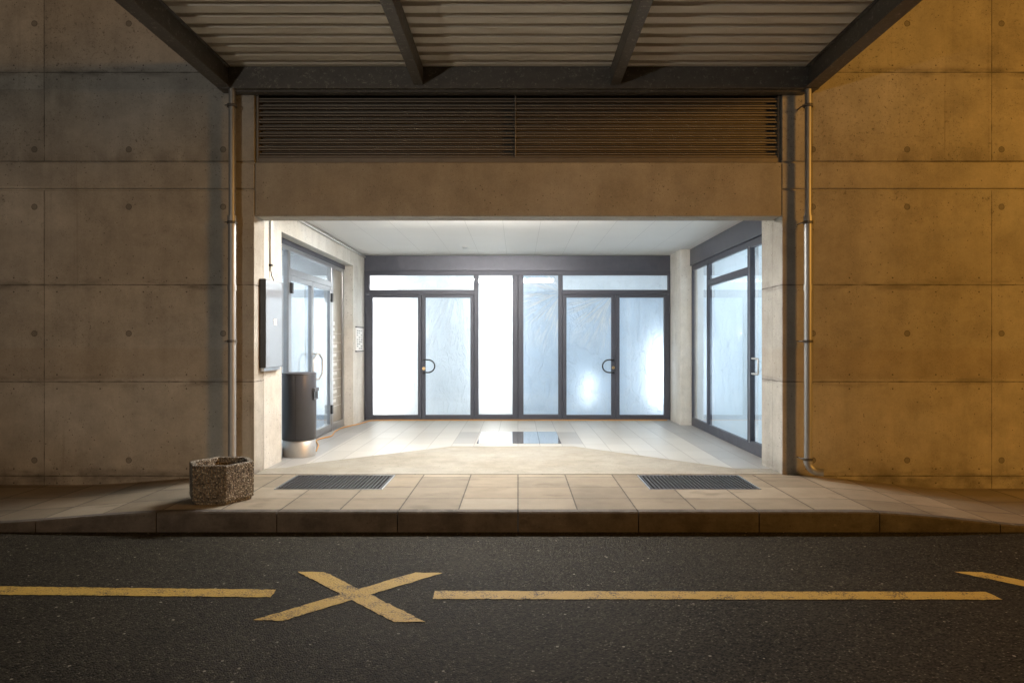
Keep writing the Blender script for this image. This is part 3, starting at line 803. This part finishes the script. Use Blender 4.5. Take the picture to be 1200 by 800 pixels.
# ------------------------------------------------------------------ light
def light(name, typ, loc, power, col, size=None, size_y=None, rot=None, radius=None, spot=None):
    d = bpy.data.lights.new(name, typ); d.energy = power; d.color = col
    if typ == 'AREA':
        d.shape = 'RECTANGLE'; d.size = size; d.size_y = size_y or size
    elif radius: d.shadow_soft_size = radius
    if spot: d.spot_size = R(spot); d.spot_blend = .6
    o = bpy.data.objects.new(name, d); COL.objects.link(o); o.location = loc
    if rot: o.rotation_euler = [R(a) for a in rot]
    return o
COOL = (.86, .94, 1.0)
# work lamps standing inside, behind the sheeting (area lights facing the street, -Y)
toS = (-90, 0, 0)
light('work_lamp', 'AREA', (-2.5, BY + .45, 1.3), 36, (1, .99, .97), .3, 2.2, toS)
light('work_lamp', 'AREA', (-.42, BY + .34, 1.45), 24, (1, .99, .97), .3, 2.3, toS)
light('work_lamp', 'AREA', (1.29, BY + .33, .55), 1.5, (1, 1, .98), .10, .5, toS)
light('work_lamp', 'AREA', (2.66, BY + .40, .85), 11, (1, .99, .97), .2, 1.2, toS)
light('room_lamp', 'AREA', (-1.2, 13.6, 3.05), 46, COOL, 3.2, .5)
light('room_lamp', 'AREA', (1.4, 13.8, 3.05), 34, COOL, 2.4, .5)
light('room_lamp', 'AREA', (-4.3, 9.9, 3.0), 55, COOL, .5, 3.0)
light('room_lamp', 'AREA', (4.3, 9.8, 3.0), 75, COOL, .5, 3.0)
# sodium street lamp to the right of the photographer, and the weaker glow of the buildings opposite
light('street_lamp_light', 'POINT', (10.6, -.4, 4.6), 2450, (1, .46, .075), radius=.95)
o = light('opposite_light', 'SPOT', (-4.53, -7.0, 1.9), 880, (1, .93, .83), radius=.10, spot=52)
o.rotation_euler = (Vector((-2.3, 7.2, 4.4)) - o.location).to_track_quat('-Z', 'Y').to_euler(); o.data.spot_blend = .7

w = bpy.data.worlds.new('World'); S.world = w; w.use_nodes = True
nt = w.node_tree; bg = nt.nodes['Background']
sky = nt.nodes.new('ShaderNodeTexSky'); sky.sky_type = 'NISHITA'; sky.sun_disc = False; sky.sun_elevation = R(-4); sky.sun_rotation = R(200)
add = nt.nodes.new('ShaderNodeMix'); add.data_type = 'RGBA'; add.blend_type = 'ADD'; add.inputs[0].default_value = 1
nt.links.new(sky.outputs[0], add.inputs[6]); add.inputs[7].default_value = (.27, .235, .19, 1)
nt.links.new(add.outputs[2], bg.inputs[0]); bg.inputs[1].default_value = .07

# ------------------------------------------------------------------ camera
cam = bpy.data.cameras.new('Camera'); co = bpy.data.objects.new('Camera', cam); COL.objects.link(co)
co.location = (0, 0, 1.4); co.rotation_euler = (R(90), 0, 0)
cam.sensor_width = 36; cam.lens = 24; cam.shift_x = -7 / 1200; cam.shift_y = 2 / 1200; cam.clip_end = 500
S.camera = co
S.view_settings.view_transform = 'Standard'; S.view_settings.look = 'None'; S.view_settings.exposure = 0; S.view_settings.gamma = 1
S.render.engine = 'CYCLES'
c = S.cycles; c.max_bounces = 7; c.diffuse_bounces = 4; c.glossy_bounces = 3; c.transmission_bounces = 4; c.transparent_max_bounces = 24
c.use_denoising = True; c.sample_clamp_indirect = 6; c.caustics_reflective = False; c.caustics_refractive = False
